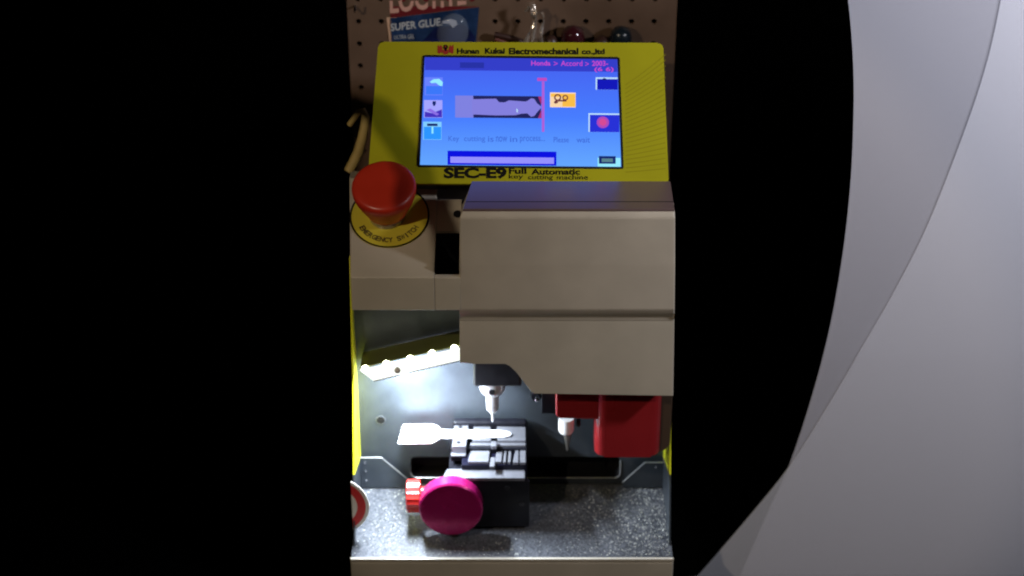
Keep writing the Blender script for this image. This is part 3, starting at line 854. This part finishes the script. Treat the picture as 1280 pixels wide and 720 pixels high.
tg = MB(); tg.prism(kx_([(553, 26), (563, 23), (570, 25), (572, 30), (566, 34), (562, 29), (553, 28.5)]), fk2, .0016, .0024, mat('pale_nozzle_print', (.42, .45, .55), .3)); tg.build('nozzle_picture', PK)

FM = thing('plastic_bag', 'clear crumpled plastic bag catching highlights above the screen', 'bag')
ff = PEGY - .03
def ribbon(pts, wd, m):
    b2 = bmesh.new(); P_ = [atY(x, y, ff - dz) for x, y, dz in pts]; rows = []
    for i, p in enumerate(P_):
        a = i * .9; d = Vector((math.cos(a), -math.sin(a) * .8, .1)); k = wd[i] if isinstance(wd, (list, tuple)) else wd
        rows.append((b2.verts.new(p - d * k), b2.verts.new(p + Vector((0, -.002, 0))), b2.verts.new(p + d * k)))
    for i in range(len(rows) - 1):
        for j in range(2): b2.faces.new((rows[i][j], rows[i][j + 1], rows[i + 1][j + 1], rows[i + 1][j]))
    bmesh.ops.subdivide_edges(b2, edges=b2.edges[:], cuts=2, use_grid_fill=True, smooth=.6)
    for v in b2.verts: v.co += Vector((random.uniform(-1, 1), random.uniform(-1, 1), random.uniform(-1, 1))) * .0006
    bmesh.ops.solidify(b2, geom=b2.faces[:], thickness=.0003)
    b = MB(); b.merge(b2, m, None, True); return b
ribbon([(658, 14, 0), (661, 8, .004), (664, 10, .003), (667, 18, .006), (668, 24, .002), (664, 34, .006), (660, 44, .004), (657, 54, .003), (655, 66, .002)], .0038, FILM).build('film_fold', FM)
ribbon([(666, 6, .002), (669, 16, .006), (670, 26, .003), (668, 36, .005), (666, 46, .004), (663, 56, .003), (663, 66, .002)], .0032, FILM).build('film_fold', FM)
ribbon([(676, 15, 0), (679, 18, .004), (680, 26, .003), (677, 34, .003), (676, 42, .005), (678, 52, .003), (679, 66, .002)], .0030, FILM).build('film_fold', FM)
ribbon([(662, 2, 0), (668, 20, .001), (672, 40, .001), (670, 66, .001)], [.006, .012, .017, .018], mat('thin_clear_film', (.4, .33, .28), .08, alpha=.10, coat=1)).build('film_wall', FM)

def driver(label, x, y, rad_px, m, hl):
    Y = PEGY - .022; c = atY(x, y, Y); r = rad_px * (Y - CAM.y) / FPX / CP * .97
    T = thing('screwdriver', label, 'screwdriver', group='screwdrivers hung on the pegboard')
    MB().lathe(c + Vector((0, 0, 0)), (0, -.10, 1), [(-.10, r * .55), (-.06, r * .8), (-.02, r), (0, r), (r * .5, r * .87), (r * .8, r * .6), (r * .97, r * .22), (r, .0003)], m, 32).build('handle', T)
    MB().lathe(c + Vector((0, .01, -.19)), (0, -.10, 1), [(0, .003), (.1, .003)], CHROME, 14).build('shaft', T)
driver('dark red round-topped screwdriver handle with a pink glint behind the screen', 716, 46, 14.5, DKRED, 1)
driver('dark blue round-topped screwdriver handle right of the red one', 776, 46, 13.5, DKBLUE, 1)
PLR = thing('pliers', 'dark red-brown handled pliers lying on their side left of the clear bag', 'pliers')
Yp = PEGY - .014
MB().tube([atY(x, y, Yp) for x, y in ((618, 43), (628, 45), (640, 48), (652, 53), (662, 60))], .0042, DKBROWN, 10).build('handle', PLR)
MB().tube([atY(x, y, Yp) for x, y in ((619, 49), (630, 53), (645, 60), (660, 64))], .0040, mat('rust_red_grip', (.10, .025, .014), .4), 10).build('handle', PLR)
MB().box(atY(658, 78, Yp + .005), atY(684, 58, Yp - .005), BLKMETAL, .002).build('jaw', PLR)
for x, y, rr_, lab in ((689, 53, 10, 'low dark brown rubber cap showing left of the red screwdriver handle'), (752, 56, 13, 'low dark brown rubber cap between red and blue screwdriver handles')):
    c = atY(x, y, PEGY - .020); r = rr_ * .00104
    tag(MB().lathe(c, (0, -.1, 1), [(-.08, r), (0, r), (r * .5, r * .85), (r * .85, r * .5), (r, .0003)], DKBROWN, 28).build('rubber_cap'), lab, 'cap', 'rubber caps along the pegboard')

def hook(label, x, y):
    p = atY(x, y, PEGY); pts = [p + Vector((0, .004, .002)), p + Vector((0, -.010, .002)), p + Vector((.001, -.020, .001)), p + Vector((.002, -.026, .006)), p + Vector((.002, -.027, .014))]
    tag(MB().tube(pts, .0016, CHROME, 10).build('peg_hook'), label, 'hook', 'metal pegboard hooks')
hook('bright metal hook at the top left corner of the pegboard', 444, 9)
hook('bright metal hook beside the tan hose at the left', 443, 173)

# tan hose looping up beside the screen
hs = [(436, 214), (442, 203), (448, 190), (453, 173), (456, 158), (457, 146), (454, 138), (448, 140), (437, 156)]
tag(MB().tube([atY(x, y, .25 + .003 * i) for i, (x, y) in enumerate(hs)], .0056, TAN, 14, taper=[1.25, 1.25, 1.25, 1.2, 1.1, 1, .8, .7, .7]).build('hose'), 'tan rubber hose looping up at the left of the screen', 'hose')

# made-up arm out of view, set to shade the left of the yellow panel
hit = []
for x, y in ((438, 158), (446, 145), (453, 138)): hit.append(atY(x, y, PEGY))
for x, y in ((463, 134), (480, 153), (500, 180), (516, 205), (527, 224)):
    a, b = fp.px(x, y); hit.append(fp.P(a, b, 0))
for x, y in ((545, 262), (555, 285), (562, 315), (563, 338)): 
    a, b = fd.px(x, y); hit.append(fd.P(a, b, 0))
caster = [h + (ROOM - h) * .47 for h in hit]
caster = [Vector((-.86, -.78, TZ)), Vector((-.86, -.78, .30)), Vector((-.80, -.74, .66)), Vector((-.70, -.66, .90))] + caster
sm = []
for i in range(len(caster) - 1):
    p0, p1, p2, p3 = caster[max(i - 1, 0)], caster[i], caster[i + 1], caster[min(i + 2, len(caster) - 1)]
    for k in range(4):
        t = k / 4; sm.append(.5 * ((2 * p1) + (p2 - p0) * t + (2 * p0 - 5 * p1 + 4 * p2 - p3) * t * t + (3 * p1 - p0 - 3 * p2 + p3) * t ** 3))
sm.append(caster[-1])
GA = thing('shadow_caster', 'unseen added shadow arm standing on the bench left of the machine', 'caster')
MB().tube(sm, .0085, BLACK, 12).build('caster_tube', GA)
MB().lathe((-.86, -.78, TZ + .0005), (0, 0, 1), [(0, .05), (.008, .05), (.014, .03), (.02, .009)], BLACK, 32).build('foot', GA)
